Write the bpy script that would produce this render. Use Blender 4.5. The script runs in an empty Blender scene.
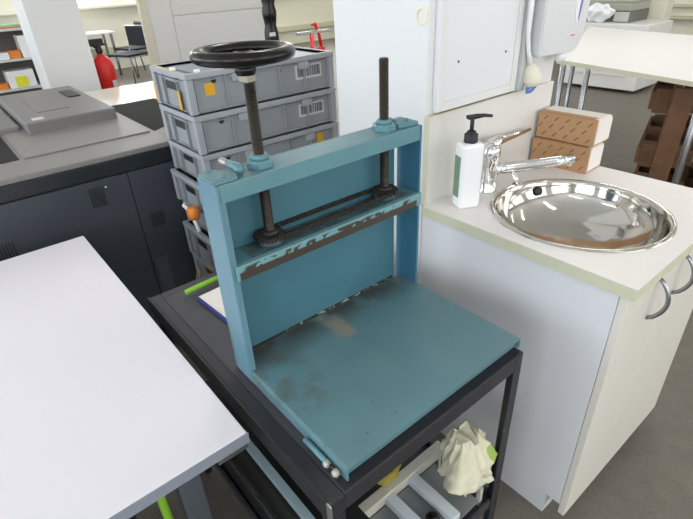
import bpy, bmesh, math, random
from mathutils import Vector, Matrix
random.seed(4)
C = bpy.context.scene.collection
PI = math.pi
def col(h):
    h = h.lstrip('#'); r = [int(h[i:i+2], 16)/255 for i in (0, 2, 4)]
    return tuple((c/12.92 if c <= .04045 else ((c+.055)/1.055)**2.4) for c in r) + (1,)
def mat(name, hx, rough=.5, metal=0, var=0.06, scale=30, hx2=None, bump=0, bscale=80, coat=0):
    m = bpy.data.materials.new(name); m.use_nodes = True
    nt = m.node_tree; b = nt.nodes['Principled BSDF']
    b.inputs['Roughness'].default_value = rough; b.inputs['Metallic'].default_value = metal
    b.inputs['Coat Weight'].default_value = coat
    tc = nt.nodes.new('ShaderNodeTexCoord'); n = nt.nodes.new('ShaderNodeTexNoise')
    n.inputs['Scale'].default_value = scale; n.inputs['Detail'].default_value = 5
    nt.links.new(tc.outputs['Object'], n.inputs['Vector'])
    mx = nt.nodes.new('ShaderNodeMix'); mx.data_type = 'RGBA'
    c = col(hx); mx.inputs['A'].default_value = tuple(x*(1-var) for x in c[:3]) + (1,)
    mx.inputs['B'].default_value = col(hx2) if hx2 else tuple(min(1, x*(1+var)) for x in c[:3]) + (1,)
    nt.links.new(n.outputs['Fac'], mx.inputs['Factor']); nt.links.new(mx.outputs['Result'], b.inputs['Base Color'])
    if bump:
        n2 = nt.nodes.new('ShaderNodeTexNoise'); n2.inputs['Scale'].default_value = bscale
        nt.links.new(tc.outputs['Object'], n2.inputs['Vector'])
        bp = nt.nodes.new('ShaderNodeBump'); bp.inputs['Strength'].default_value = bump; bp.inputs['Distance'].default_value = .002
        nt.links.new(n2.outputs['Fac'], bp.inputs['Height']); nt.links.new(bp.outputs['Normal'], b.inputs['Normal'])
    m['_mx'] = mx.name
    return m
def emit(name, hx, s):
    m = bpy.data.materials.new(name); m.use_nodes = True; b = m.node_tree.nodes['Principled BSDF']
    b.inputs['Base Color'].default_value = col(hx); b.inputs['Emission Color'].default_value = col(hx); b.inputs['Emission Strength'].default_value = s
    return m
def patch(m, hx, lo, hi, noise=30, nlo=.45, nhi=.6, feather=.01, over=1.0):
    """a worn patch of another colour inside an object-space box, with a ragged noise edge"""
    nt = m.node_tree; b = nt.nodes['Principled BSDF']
    src = b.inputs['Base Color'].links[0].from_socket
    tc = nt.nodes.new('ShaderNodeTexCoord'); sp = nt.nodes.new('ShaderNodeSeparateXYZ'); nt.links.new(tc.outputs['Object'], sp.inputs[0])
    fac = None
    for i in range(3):
        for v, s in ((lo[i], 1), (hi[i], -1)):
            if v is None: continue
            mr = nt.nodes.new('ShaderNodeMapRange'); nt.links.new(sp.outputs[i], mr.inputs['Value'])
            mr.inputs['From Min'].default_value = v - s*feather; mr.inputs['From Max'].default_value = v + s*feather
            if fac is None: fac = mr.outputs[0]
            else:
                mu = nt.nodes.new('ShaderNodeMath'); mu.operation = 'MULTIPLY'
                nt.links.new(fac, mu.inputs[0]); nt.links.new(mr.outputs[0], mu.inputs[1]); fac = mu.outputs[0]
    n = nt.nodes.new('ShaderNodeTexNoise'); n.inputs['Scale'].default_value = noise; n.inputs['Detail'].default_value = 6
    nt.links.new(tc.outputs['Object'], n.inputs['Vector'])
    add = nt.nodes.new('ShaderNodeMath'); add.operation = 'MULTIPLY'
    mr = nt.nodes.new('ShaderNodeMapRange'); mr.inputs['From Min'].default_value = nlo; mr.inputs['From Max'].default_value = nhi
    nt.links.new(n.outputs['Fac'], mr.inputs['Value'])
    if fac is None: f = mr.outputs[0]
    else:
        nt.links.new(fac, add.inputs[0]); nt.links.new(mr.outputs[0], add.inputs[1]); f = add.outputs[0]
    ov = nt.nodes.new('ShaderNodeMath'); ov.operation = 'MULTIPLY'; ov.inputs[1].default_value = over; nt.links.new(f, ov.inputs[0])
    mx = nt.nodes.new('ShaderNodeMix'); mx.data_type = 'RGBA'; mx.inputs['B'].default_value = col(hx)
    nt.links.new(ov.outputs[0], mx.inputs['Factor']); nt.links.new(src, mx.inputs['A']); nt.links.new(mx.outputs['Result'], b.inputs['Base Color'])
    return m

class MB:
    """collects shapes in world coordinates; build() links them as ONE mesh under a parent"""
    def __init__(s): s.bm = bmesh.new(); s.smooth = []
    def _fin(s, faces, mi, sm):
        for f in faces: f.material_index = mi; f.smooth = sm
    def box(s, x0, x1, y0, y1, z0, z1, bev=0, mi=0, M=None, seg=2):
        g = bmesh.new(); bmesh.ops.create_cube(g, size=1)
        for v in g.verts: v.co = Vector(((x0+x1)/2+v.co.x*(x1-x0), (y0+y1)/2+v.co.y*(y1-y0), (z0+z1)/2+v.co.z*(z1-z0)))
        if bev: bmesh.ops.bevel(g, geom=g.edges[:], offset=bev, segments=seg, affect='EDGES', profile=.5)
        return s.merge(g, mi, False, M)
    def merge(s, g, mi=0, sm=False, M=None):
        if M is not None: g.transform(M)
        vm = {v: s.bm.verts.new(v.co) for v in g.verts}
        for f in g.faces:
            try: nf = s.bm.faces.new([vm[v] for v in f.verts])
            except ValueError: continue
            nf.material_index = mi; nf.smooth = sm
        g.free(); return s
    def lathe(s, c, prof, n=32, axis=(0, 0, 1), mi=0, sm=True, caps=True):
        g = bmesh.new(); q = Vector((0, 0, 1)).rotation_difference(Vector(axis).normalized())
        rings = []
        for r, z in prof:
            rings.append([g.verts.new(Vector(c)+q@Vector((r*math.cos(2*PI*i/n), r*math.sin(2*PI*i/n), z))) for i in range(n)])
        for a, b in zip(rings, rings[1:]):
            for i in range(n): g.faces.new((a[i], a[(i+1) % n], b[(i+1) % n], b[i]))
        if caps: g.faces.new(rings[0][::-1]); g.faces.new(rings[-1])
        bmesh.ops.recalc_face_normals(g, faces=g.faces[:])
        return s.merge(g, mi, sm)
    def cyl(s, a, b, r, r2=None, n=16, mi=0, sm=True):
        a = Vector(a); b = Vector(b); d = b-a; L = d.length; r2 = r if r2 is None else r2
        e = min(r, r2)*.12
        return s.lathe(a, [(r-e, 0), (r, e), (r2, L-e), (r2-e, L)], n, d, mi, sm)
    def tube(s, pts, r, n=10, mi=0, closed=False, sm=True):
        pts = [Vector(p) for p in pts]; rs = r if isinstance(r, (list, tuple)) else [r]*len(pts)
        g = bmesh.new(); rings = []; up = None; N = len(pts)
        for i, p in enumerate(pts):
            if closed: t = (pts[(i+1) % N]-pts[i-1]).normalized()
            else: t = (pts[min(i+1, N-1)]-pts[max(i-1, 0)]).normalized()
            if up is None: up = t.orthogonal().normalized()
            else: up = (up - t*up.dot(t)).normalized()
            w = t.cross(up)
            rings.append([g.verts.new(p+(up*math.cos(2*PI*k/n)+w*math.sin(2*PI*k/n))*rs[i]) for k in range(n)])
        for i in range(N if closed else N-1):
            a = rings[i]; b = rings[(i+1) % N]
            for k in range(n): g.faces.new((a[k], a[(k+1) % n], b[(k+1) % n], b[k]))
        if not closed: g.faces.new(rings[0][::-1]); g.faces.new(rings[-1])
        bmesh.ops.recalc_face_normals(g, faces=g.faces[:])
        return s.merge(g, mi, sm)
    def torus(s, c, R, r, n=48, m=14, mi=0, sq=1.0):
        g = bmesh.new(); rings = []
        for i in range(n):
            a = 2*PI*i/n
            rings.append([g.verts.new((c[0]+(R+r*math.cos(2*PI*k/m))*math.cos(a), c[1]+(R+r*math.cos(2*PI*k/m))*math.sin(a), c[2]+sq*r*math.sin(2*PI*k/m))) for k in range(m)])
        for i in range(n):
            a = rings[i]; b = rings[(i+1) % n]
            for k in range(m): g.faces.new((a[k], b[k], b[(k+1) % m], a[(k+1) % m]))
        return s.merge(g, mi, True)
    def prism(s, poly, axis, a, b, bev=0, mi=0, M=None):
        """poly in the plane normal to axis ('x','y','z'), extruded from a to b"""
        g = bmesh.new()
        def P(u, w, t): return {'x': (t, u, w), 'y': (u, t, w), 'z': (u, w, t)}[axis]
        A = [g.verts.new(P(u, w, a)) for u, w in poly]; B = [g.verts.new(P(u, w, b)) for u, w in poly]
        g.faces.new(A); g.faces.new(B[::-1])
        for i in range(len(poly)): j = (i+1) % len(poly); g.faces.new((A[i], A[j], B[j], B[i]))
        bmesh.ops.recalc_face_normals(g, faces=g.faces[:])
        if bev: bmesh.ops.bevel(g, geom=g.edges[:], offset=bev, segments=2, affect='EDGES')
        return s.merge(g, mi, False, M)
    def build(s, name, mats, parent=None, label=None, local=False):
        if not isinstance(mats, (list, tuple)): mats = [mats]
        off = Vector()
        if parent is not None and not local:
            p = parent
            while p is not None: off += p.location; p = p.parent
        for v in s.bm.verts: v.co -= off
        me = bpy.data.meshes.new(name); s.bm.to_mesh(me); s.bm.free()
        for m in mats: me.materials.append(m)
        o = bpy.data.objects.new(name, me); C.objects.link(o); o.parent = parent
        if label: o['label'] = label
        return o
def thing(name, label, cat, loc=(0, 0, 0), group=None):
    o = bpy.data.objects.new(name, None); C.objects.link(o); o.empty_display_size = .05
    o.location = loc; o['label'] = label; o['category'] = cat
    if group: o['group'] = group
    return o
def tag(o, label, cat, group=None):
    o['label'] = label; o['category'] = cat
    if group: o['group'] = group
    return o
def struct(o): o['kind'] = 'structure'; return o
def B(*a, **k): return MB().box(*a, **k)
def turn(root, deg): root.rotation_euler = (0, 0, math.radians(deg))

# ------------------------------------------------------------ materials
white_wall = mat('white_wall', '#dcdcdb', .7, var=.02)
cream_wall = mat('cream_wall', '#e4e2d2', .8, var=.02)
floor_m = mat('speckled_floor', '#645f57', .5, var=.1, scale=14, hx2='#7d776d', bump=.1)
patch(floor_m, '#5d5850', (None,)*3, (None,)*3, noise=120, nlo=.5, nhi=.62, over=.6)
lam_white = mat('white_laminate', '#e9e4e0', .35, var=.015, scale=6)
table_white = mat('table_laminate', '#dcd8de', .4, var=.015, scale=5)
cab_white = mat('cabinet_white', '#dcdde0', .4, var=.02, scale=5)
cab_door = mat('door_white', '#dcd9cf', .4, var=.02, scale=5)
edge_green = mat('edging_cream', '#cccbb2', .5, var=.05)
blue = mat('blue_enamel', '#53808a', .4, var=.1, scale=9, hx2='#658f97', bump=.08, bscale=200)
blue_side = mat('blue_frame', '#597f8f', .4, var=.1, scale=9, hx2='#688c99', bump=.08, bscale=200)
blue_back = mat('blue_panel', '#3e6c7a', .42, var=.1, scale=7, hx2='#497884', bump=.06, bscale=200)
blue_base = mat('blue_bed', '#557982', .42, var=.1, scale=10, hx2='#658990', bump=.12, bscale=150)
# dirt and worn paint on the press bed (coordinates from the press root at 0.074, 0.112)
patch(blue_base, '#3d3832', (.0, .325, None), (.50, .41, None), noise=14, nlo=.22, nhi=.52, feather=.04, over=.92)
patch(blue_base, '#55564f', (-.01, .15, None), (.10, .41, None), noise=22, nlo=.42, nhi=.62, feather=.03, over=.6)
patch(blue_base, '#8a8578', (.215, .27, None), (.262, .378, None), noise=18, nlo=.3, nhi=.5, feather=.010, over=.95)
patch(blue_base, '#6f8784', (.1, .12, None), (.25, .30, None), noise=9, nlo=.45, nhi=.7, feather=.05, over=.5)
patch(blue_base, '#38433f', (None, None, None), (None, None, None), noise=70, nlo=.70, nhi=.74, over=.7)
patch(blue_base, '#c8ccc8', (None, None, None), (None, None, None), noise=95, nlo=.745, nhi=.76, over=.6)
blue_rail = mat('blue_rail', '#5d8890', .4, var=.1, scale=20, bump=.1)
patch(blue_rail, '#594a3d', (.03, None, None), (.47, None, None), noise=26, nlo=.30, nhi=.34, feather=.01, over=0)
patch(blue_rail, '#3f3a34', (.05, .326, .28), (.49, .42, None), noise=30, nlo=.22, nhi=.52, feather=.004, over=.75)
rust_lip = mat('worn_lip', '#6c989d', .45, var=.1, scale=20, bump=.2)
patch(rust_lip, '#40352c', (.012, -1, .222), (.495, .3185, .2785), noise=40, nlo=.22, nhi=.24, feather=.0015)
patch(rust_lip, '#40352c', (.02, -1, .222), (.47, .3185, .288), noise=55, nlo=.50, nhi=.52, feather=.002)
steel_dark = mat('oily_steel', '#5d544c', .35, 1, var=.25, scale=60)
thread_m = mat('threaded_steel', '#4c463f', .38, .8, var=.2, scale=50)
gear_m = mat('greasy_gear', '#37322d', .6, .3, var=.3, scale=90)
black_gloss = mat('black_enamel', '#130f0d', .24, 0, var=.2)
black_gloss.node_tree.nodes['Principled BSDF'].inputs['Specular IOR Level'].default_value = .32
silver = mat('silver_metal', '#c9c9c4', .35, .9, var=.1)
chrome = mat('chrome', '#e8e8e8', .11, 1, var=.01)
sink_m = mat('polished_steel', '#cfccc5', .09, 1, var=.03, bump=.5, bscale=9)
cart_m = mat('cart_dark_paint', '#3c3b41', .5, .1, var=.12, scale=12, hx2='#48474d', bump=.1)
cart_edge = mat('cart_frame_paint', '#343338', .4, .3, var=.15, scale=20)
patch(cart_edge, '#8f8d92', (None,)*3, (None,)*3, noise=60, nlo=.70, nhi=.75, over=.6)
dark_void = mat('black_plastic', '#1b1b1d', .5, var=.1)
crate_m = mat('crate_grey', '#8d9195', .45, var=.05, scale=8)
crate_rim_m = mat('crate_rim_grey', '#9a9ea3', .45, var=.05, scale=8)
crate_lid_m = mat('crate_lid_grey', '#7d858c', .4, var=.05, scale=8)
yellow = mat('yellow_sticker', '#d9a513', .5, var=.05)
label_w = mat('label_paper', '#c3c5c4', .6, var=.03)
ink = mat('ink_dark', '#4a4c50', .6)
white_plastic = mat('white_plastic', '#e9e9e9', .35, var=.02)
disp_m = mat('dispenser_plastic', '#d5d6d8', .35, var=.02)
printer_dark = mat('printer_charcoal', '#3a3f47', .5, var=.05, scale=40, bump=.1)
printer_black = mat('printer_black', '#1d2124', .4, var=.05)
printer_top = mat('printer_greybrown', '#7d7a77', .5, var=.04)
printer_lid = mat('printer_lid_grey', '#716e6d', .5, var=.04)
red = mat('red_paint', '#d0201c', .35, var=.05)
kraft = mat('kraft_paper', '#b58d66', .7, var=.06, scale=40)
kraft_ink = mat('kraft_ink', '#5e4630', .7)
paper = mat('paper_white', '#e6dfd8', .8, var=.04, scale=60)
wood = mat('pallet_wood', '#5e432e', .75, var=.3, scale=12, hx2='#805d3f', bump=.3)
wood_l = mat('pallet_wood_pale', '#a8a298', .75, var=.15, scale=12)
steel = mat('tube_steel', '#9a9ca0', .25, .9, var=.05)
grey_p = mat('grey_shelf_paint', '#c5c8c4', .5, var=.04)
grey_frame = mat('pale_frame', '#d2cfc4', .5, 0, var=.06)
cloth_m = mat('cream_cloth', '#cbc69c', .9, var=.1, scale=16, hx2='#e9e6d6', bump=.4, bscale=60)
cloth_green = mat('green_cloth', '#9dbb5a', .85, var=.15)
lime = mat('lime_plastic', '#7fb62c', .5)
navy = mat('navy_card', '#2b3c82', .5)
orange = mat('orange_plastic', '#dd8030', .45)
teal_edge = mat('teal_edge', '#b4c2b6', .4)
black_fab = mat('black_fabric', '#23262f', .8, var=.15)
matte_black = mat('matte_black', '#141414', .9)
pale_blue = mat('pale_blue_board', '#8fa6ac', .5, var=.1, scale=20)

# ------------------------------------------------------------ the room
struct(B(-3.1, 9.1, -3.1, 12.1, -.1, 0).build('floor', floor_m))
struct(B(-3.1, 9.1, -3.1, 12.1, 3.0, 3.1).build('ceiling', white_wall))
def window_wall(name, axis, at, th, lo, hi, opens, z0, z1, m):
    """a wall with rectangular openings between z0 and z1"""
    mb = MB()
    def bx(a, b, c, d):
        if axis == 'x': mb.box(min(at, at+th), max(at, at+th), a, b, c, d)
        else: mb.box(a, b, min(at, at+th), max(at, at+th), c, d)
    bx(lo, hi, 0, z0); bx(lo, hi, z1, 3.0); p = lo
    for a, b in opens: bx(p, a, z0, z1); p = b
    bx(p, hi, z0, z1)
    return struct(mb.build(name, m))
left_open = [(-2.4, -.3), (.2, 2.3), (2.8, 4.9), (5.4, 7.5), (8.0, 10.1)]
window_wall('wall_left', 'x', -3.0, -.1, -3, 12, left_open, .95, 2.6, white_wall)
back_open = [(2.10, 3.05), (3.3, 4.9), (5.2, 6.8), (7.1, 8.6)]
window_wall('wall_back', 'y', 10.8, .1, -3, 9, back_open, 1.17, 2.5, cream_wall)
front_open = [(-2.2, -.2), (.4, 2.4), (3.0, 5.0), (5.6, 7.6)]
window_wall('wall_front', 'y', -3.0, -.1, -3, 9, front_open, .95, 2.6, white_wall)
struct(B(9.0, 9.1, -3, 12, 0, 3).build('wall_right', cream_wall))
n = 1
def win(axis, at, a, b, z0, z1):
    global n
    f = MB(); t = .05
    def bx(mb, a0, b0, c0, d0, e=.03):
        if axis == 'x': mb.box(at-e, at+e, a0, b0, c0, d0)
        else: mb.box(a0, b0, at-e, at+e, c0, d0)
    for q in ((a, a+t, z0, z1), (b-t, b, z0, z1), (a+t, b-t, z0, z0+t), (a+t, b-t, z1-t, z1), ((a+b)/2-.03, (a+b)/2+.03, z0+t, z1-t)): bx(f, *q)
    o = struct(f.build('window_%d' % n, white_plastic))
    n += 1
for a, b in left_open: win('x', -3.05, a, b, .95, 2.6)
for a, b in back_open: win('y', 10.85, a, b, 1.17, 2.5)
for a, b in front_open: win('y', -3.05, a, b, .95, 2.6)
struct(B(.9, 8.7, 10.62, 10.8, 1.11, 1.16, bev=.01).build('trim_1', cream_wall))
struct(B(.5, 8.9, 10.72, 10.8, .30, .42, bev=.01).build('trim_2', edge_green))
struct(MB().box(8.86, 9.0, -2, 10, .66, .70, bev=.01).box(8.9, 9.0, -2, 10, .82, .86, bev=.01).build('trim_3', edge_green))
# stub wall beside the sink
struct(B(.775, 1.405, .591, .971, 0, 3.0).build('wall_middle', white_wall))
struct(MB().box(.775, 1.405, .579, .591, .9, 1.158).box(.772, .779, .5785, .592, .9, 1.158, mi=1).box(.775, 1.165, .573, .591, 1.158, 1.161, mi=1).build('trim_4', [mat('splash_board', '#dbd9d4', .45, var=.03), edge_green]))
struct(B(1.168, 1.196, .562, .591, 1.165, 3.0, bev=.002).build('trim_5', mat('grey_post', '#b9bbb9', .5)))
struct(MB().torus((0, 0, 0), .018, .003, sq=.3).build('trim_6', mat('old_tape', '#e6ddb4', .6)))
o = bpy.data.objects['trim_6']; o.location = (.7735, .615, 1.405); o.rotation_euler = (0, PI/2, 0)
# white board on the stub wall
t = thing('wall_board', 'white framed board screwed to the stub wall above the sink', 'board', (.80, .591, 1.166))
B(.80, 1.166, .578, .591, 1.166, 1.75, bev=.002).build('panel', cab_white, t)
mb = MB()
for q in ((.80, .824, 1.166, 1.75), (1.142, 1.166, 1.166, 1.75), (.824, 1.142, 1.166, 1.19), (.824, 1.142, 1.726, 1.75)): mb.box(q[0], q[1], .573, .5785, q[2], q[3], bev=.0015)
mb.build('frame', white_wall, t)
for x, z in ((.885, 1.287), (1.10, 1.287)): MB().lathe((x, .5785, z), [(.0035, 0), (.0035, .002)], 10, (0, -1, 0)).build('screw', ink, t)

# ------------------------------------------------------------ sink cabinet
t = thing('sink_cabinet', 'white sink base cabinet with two doors under the round steel basin', 'cabinet', (1.1, .28, 0))
mb = MB()   # carcass walls: open inside for the bowl
mb.box(.777, .795, .0, .590, .10, .868).box(1.402, 1.42, .0, .590, .10, .868).box(.795, 1.402, .572, .590, .10, .868).box(.795, 1.402, .0, .557, .10, .118)
mb.build('carcass', cab_white, t)
B(.785, 1.41, .045, .55, 0, .10).build('plinth', cab_white, t)
for a, b, hx in ((.777, 1.0235, .945), (1.0265, 1.42, 1.10)):
    d = B(a, b, -.020, -.001, .062, .866, bev=.0015).build('door', cab_door, t)
    mbh = MB(); pts = []
    for i in range(13):
        u = i/12; pts.append((hx, -.020-.034*math.sin(PI*u)**.7, [.725, .728][hx > 1]+.120*u))
    mbh.tube(pts, .0055, 8); mbh.build('handle', steel, d)
# countertop with a round cut-out
SX, SY, SR = 1.044, .247, .233
g = bmesh.new(); N = 96
x0, x1, y0, y1 = .763, 1.427, -.036, .5785
outer = []
inner = []
for i in range(N):
    a = 2*PI*i/N; dx, dy = math.cos(a), math.sin(a)
    tt = min([(x1-SX)/dx if dx > 1e-9 else ((x0-SX)/dx if dx < -1e-9 else 1e9), (y1-SY)/dy if dy > 1e-9 else ((y0-SY)/dy if dy < -1e-9 else 1e9)])
    outer.append((SX+dx*tt, SY+dy*tt)); inner.append((SX+dx*(SR-.008), SY+dy*(SR-.008)))
for cx, cy in ((x0, y0), (x0, y1), (x1, y0), (x1, y1)):     # snap the nearest ray onto each corner
    k = min(range(N), key=lambda i: (outer[i][0]-cx)**2+(outer[i][1]-cy)**2); outer[k] = (cx, cy)
V = {}
for nm, ring in (('o', outer), ('i', inner)):
    for z in (.869, .9): V[nm, z] = [g.verts.new((p[0], p[1], z)) for p in ring]
for i in range(N):
    j = (i+1) % N
    g.faces.new((V['o', .9][i], V['o', .9][j], V['i', .9][j], V['i', .9][i]))
    g.faces.new((V['o', .869][j], V['o', .869][i], V['i', .869][i], V['i', .869][j]))
    g.faces.new((V['i', .869][i], V['i', .9][i], V['i', .9][j], V['i', .869][j]))
    f = g.faces.new((V['o', .9][i], V['o', .869][i], V['o', .869][j], V['o', .9][j])); f.material_index = 1
bmesh.ops.recalc_face_normals(g, faces=g.faces[:])
me = bpy.data.meshes.new('countertop'); g.to_mesh(me); g.free(); me.materials.append(lam_white); me.materials.append(edge_green)
ct = bpy.data.objects.new('countertop', me); C.objects.link(ct); tag(ct, 'white laminate countertop with cream edging holding the round basin', 'countertop')
t = thing('sink_basin', 'round polished stainless steel basin set into the white countertop', 'sink', (SX, SY, .9))
prof = [(SR+.006, .0005), (SR+.004, .004), (SR-.002, .0055), (SR-.008, .003)]
for i in range(1, 19):
    a = i/18*PI/2*.93
    prof.append(((SR-.010)*math.cos(a), -.138*math.sin(a)))
prof2 = prof + [(.026, -.1385), (.024, -.142)]
MB().lathe((SX, SY, .9), prof2, 96, caps=False).build('bowl', sink_m, t)
MB().lathe((SX, SY, .9), [(.024, -.1425), (.024, -.141), (.02, -.1405), (.012, -.1415), (.004, -.1415)], 32).build('drain', steel_dark, t)
MB().lathe((1.151, .433, .873), [(.014, 0), (.014, .003), (.010, .005)], 24, (-.47, -.80, .36)).build('overflow_cap', dark_void, t, 'black overflow cap')

# ------------------------------------------------------------ things on the counter
FX, FY = .995, .524
t = thing('faucet', 'chrome single lever mixer tap standing behind the round basin', 'faucet', (FX, FY, .9))
MB().lathe((FX, FY, .9), [(.034, 0), (.034, .004), (.031, .009), (.029, .06), (.029, .098), (.032, .102), (.032, .126), (.028, .143), (.012, .150)], 32).build('body', chrome, t)
MB().tube([(FX+.012, FY-.01, .966), (1.04, .494, .966), (1.10, .446, .972), (1.16, .400, .979), (1.205, .366, .985)], [.020, .018, .0165, .0155, .015], 16).build('spout', chrome, t)
MB().cyl((1.196, .373, .981), (1.196, .373, .963), .0105).build('aerator', chrome, t)
MB().tube([(FX+.004, FY, 1.036), (1.03, .526, 1.046), (1.08, .532, 1.040), (1.16, .543, 1.034), (1.25, .552, 1.031)], [.022, .018, .011, .008, .006], 14).build('lever', chrome, t)
MB().tube([(1.045, .470, .957), (1.052, .460, .938), (1.053, .458, .920)], [.005, .007, .012], 12).build('pop_up_knob', chrome, t)

t = thing('soap_bottle', 'white pump soap bottle with black pump standing left of the tap', 'soap dispenser', (.853, .492, .9))
B(-.033, .033, -.026, .026, 0, .192, bev=.011, seg=3).build('body', white_plastic, t, local=True)
B(-.0342, -.0325, -.015, .018, .035, .155, bev=.0005).build('label', mat('soap_label_green', '#6d8a72', .5, var=.2), t, 'green label', local=True)
MB().lathe((0, 0, .192), [(.019, -.002), (.019, .003), (.0185, .022), (.012, .026), (.012, .03)], 24).build('cap', dark_void, t, 'black screw cap', local=True)
mb = MB().cyl((0, 0, .220), (0, 0, .258), .0055); mb.box(-.016, .012, -.009, .009, .254, .265, bev=.003); mb.tube([(.008, 0, .260), (.035, 0, .260), (.058, 0, .256)], [.007, .005, .004], 10)
mb.build('pump', dark_void, t, 'black pump head', local=True); turn(t, -25)

for k, z in enumerate((.9, .991)):
    t = thing('paper_towel_pack', ['kraft wrapped pack of folded paper towels lying on the counter, lower of two', 'kraft wrapped pack of folded paper towels, upper one of the two stacked'][k], 'paper towels', (1.320+.003*k, .366-.003*k, z), 'paper towel packs beside the sink')
    MB().prism([(.006, .004), (.105, .004), (.105, .074), (.094, .086), (.012, .086), (.004, .075)], 'y', .003, .205, bev=.003).build('towels', paper, t, local=True)
    mb = MB().box(-.001, .0045, .004, .203, .001, .085, bev=.001).box(.0, .100, .006, .203, 0, .0035)
    mb.box(.0, .022, .014, .198, .0862, .0880)
    random.seed(3+k)
    for r in range(3):
        for c_ in range(5):
            y = .024+c_*.038+(r % 2)*.016; zz = .016+r*.026
            M = Matrix.Translation((-.0014, y, zz)) @ Matrix.Rotation(.75, 4, 'X')
            mb.box(-.0003, .0003, -.0014, .0014, -.0095, .0095, mi=1, M=M)
    mb.build('wrapper', [kraft, kraft_ink], t, 'brown printed kraft sleeve', local=True)
    turn(t, 3 - 2*k)

# ------------------------------------------------------------ dispenser and brush on the stub wall
t = thing('towel_dispenser', 'pale grey plastic dispenser box mounted on the wall above the sink', 'dispenser', (1.32, .579, 1.245))
mb = MB(); g = [(1.208, 1.262), (1.40, 1.252), (1.43, 1.262), (1.452, 1.29), (1.462, 1.33), (1.47, 1.62), (1.208, 1.62)]
mb.prism(g, 'y', .532, .579, bev=.004); mb.build('housing', disp_m, t)
mb = MB(); pl = [(1.395+.018*math.cos(a), 1.415+.075*math.sin(a)) for a in [2*PI*i/20 for i in range(20)]]
mb.prism(pl, 'y', .5305, .533); mb.build('badge', white_plastic, t, 'white badge')
mb = MB(); pl = [(1.408+.006*math.cos(a)+.006*math.sin(a), 1.41+.065*math.sin(a)) for a in [2*PI*i/20 for i in range(20)]]
mb.prism(pl, 'y', .5295, .5306); mb.build('badge_stroke', mat('badge_blue', '#6f76b8', .4), t, 'blue stroke')
MB().box(1.375, 1.40, .5313, .5325, 1.303, 1.307, M=None).build('red_mark', mat('mark_red', '#d9775a', .5), t, 'small red mark')
MB().lathe((1.37, .553, 1.256), [(.017, 0), (.020, -.012), (.017, -.024), (.010, -.028)], 20).build('nozzle', white_plastic, t)

t = thing('dish_brush', 'white long handled brush with blue bristle tips hanging beside the dispenser', 'brush', (1.21, .570, 1.16))
mb = MB(); mb.tube([(1.158, .553, 1.55), (1.160, .553, 1.45), (1.164, .553, 1.38), (1.168, .554, 1.33), (1.182, .554, 1.28), (1.203, .553, 1.238)], [.006, .0085, .0075, .0065, .006, .009], 12)
for z in (1.39, 1.405, 1.42): mb.torus((1.1635, .5530, z), .0075, .0015, 16, 8)
mb.build('handle', white_plastic, t)
mb = MB(); mb.tube([(1.203, .553, 1.245), (1.208, .551, 1.225), (1.212, .548, 1.20), (1.214, .546, 1.178)], [.010, .022, .031, .024], 14); mb.build('head', mat('brush_cream', '#dedbc8', .7, var=.1, bump=.5), t)
mb = MB()
random.seed(9)
for i in range(16):
    a = i/15
    mb.cyl((1.178+.050*a, .543+random.uniform(-.004, .004), 1.178-.008*math.sin(PI*a)+.010*a), (1.173+.058*a, .538, 1.160-.008*math.sin(PI*a)+.014*a), .0018, n=6, mi=0)
mb.build('bristles', mat('bristle_blue', '#4d78b4', .6), t, 'blue bristle tips')

# ------------------------------------------------------------ cart
X0, X1, Y0, Y1, CT = .026, .586, .098, .918, .75
t = thing('utility_cart', 'dark charcoal metal cart carrying the blue press', 'cart', ((X0+X1)/2, (Y0+Y1)/2, 0))
B(X0+.028, X1-.028, Y0+.028, Y1-.028, CT-.012, CT-.001).build('top_panel', cart_m, t)
mb = MB()
for q in ((X0, X0+.032, Y0, Y1), (X1-.032, X1, Y0, Y1)):
    mb.box(*q, CT-.045, CT, bev=.004)
mb.box(X0+.030, X1-.030, Y0, Y0+.032, CT-.045, CT, bev=.004).box(X0+.030, X1-.030, Y1-.032, Y1, CT-.045, CT, bev=.004)
mb.box(X0-.004, X0+.0005, Y0+.01, Y1, CT-.05, CT+.003, bev=.001)
mb.build('top_frame', cart_edge, t)
for x in (X0, X1-.030):
    for y in (Y0+.001, Y1-.031):
        mb = MB(); xo = x if x < .3 else x+.026; yo = y if y < .3 else y+.026
        mb.box(min(xo, xo+.004), xo+.004, y, y+.030, .07, CT-.046, bev=.001).box(x, x+.030, yo, yo+.004, .07, CT-.046, bev=.001)
        mb.build('leg', cart_edge, t)
        w = MB().cyl((x+.006, y+.015, .032), (x+.026, y+.015, .032), .031, n=24); w.build('caster', dark_void, t)
        MB().box(x+.003, x+.006, y+.004, y+.028, .025, .075).box(x+.0265, x+.029, y+.004, y+.028, .025, .075).box(x+.003, x+.029, y+.004, y+.028, .070, .076).build('caster_fork', steel, t)
B(X0-.003, X0+.0, Y0-.003, Y0+.028, CT-.047, CT-.004).build('corner_bracket', silver, t, 'small bright corner bracket')
mb = MB()
mb.box(X0+.005, X1-.005, Y0+.005, Y1-.005, .19, .20)
for q in ((X0+.004, X0+.012, Y0+.03, Y1-.03), (X1-.012, X1-.004, Y0+.03, Y1-.03)): mb.box(*q, .20, .225)
for q in ((X0+.03, X1-.03, Y0+.004, Y0+.010), (X0+.03, X1-.03, Y1-.01, Y1-.004)): mb.box(*q, .20, .225)
mb.build('lower_shelf', cart_m, t)
B(X0+.0, X0+.006, Y0+.03, Y1-.03, .385, .40).build('side_rail', steel, t)

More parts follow.
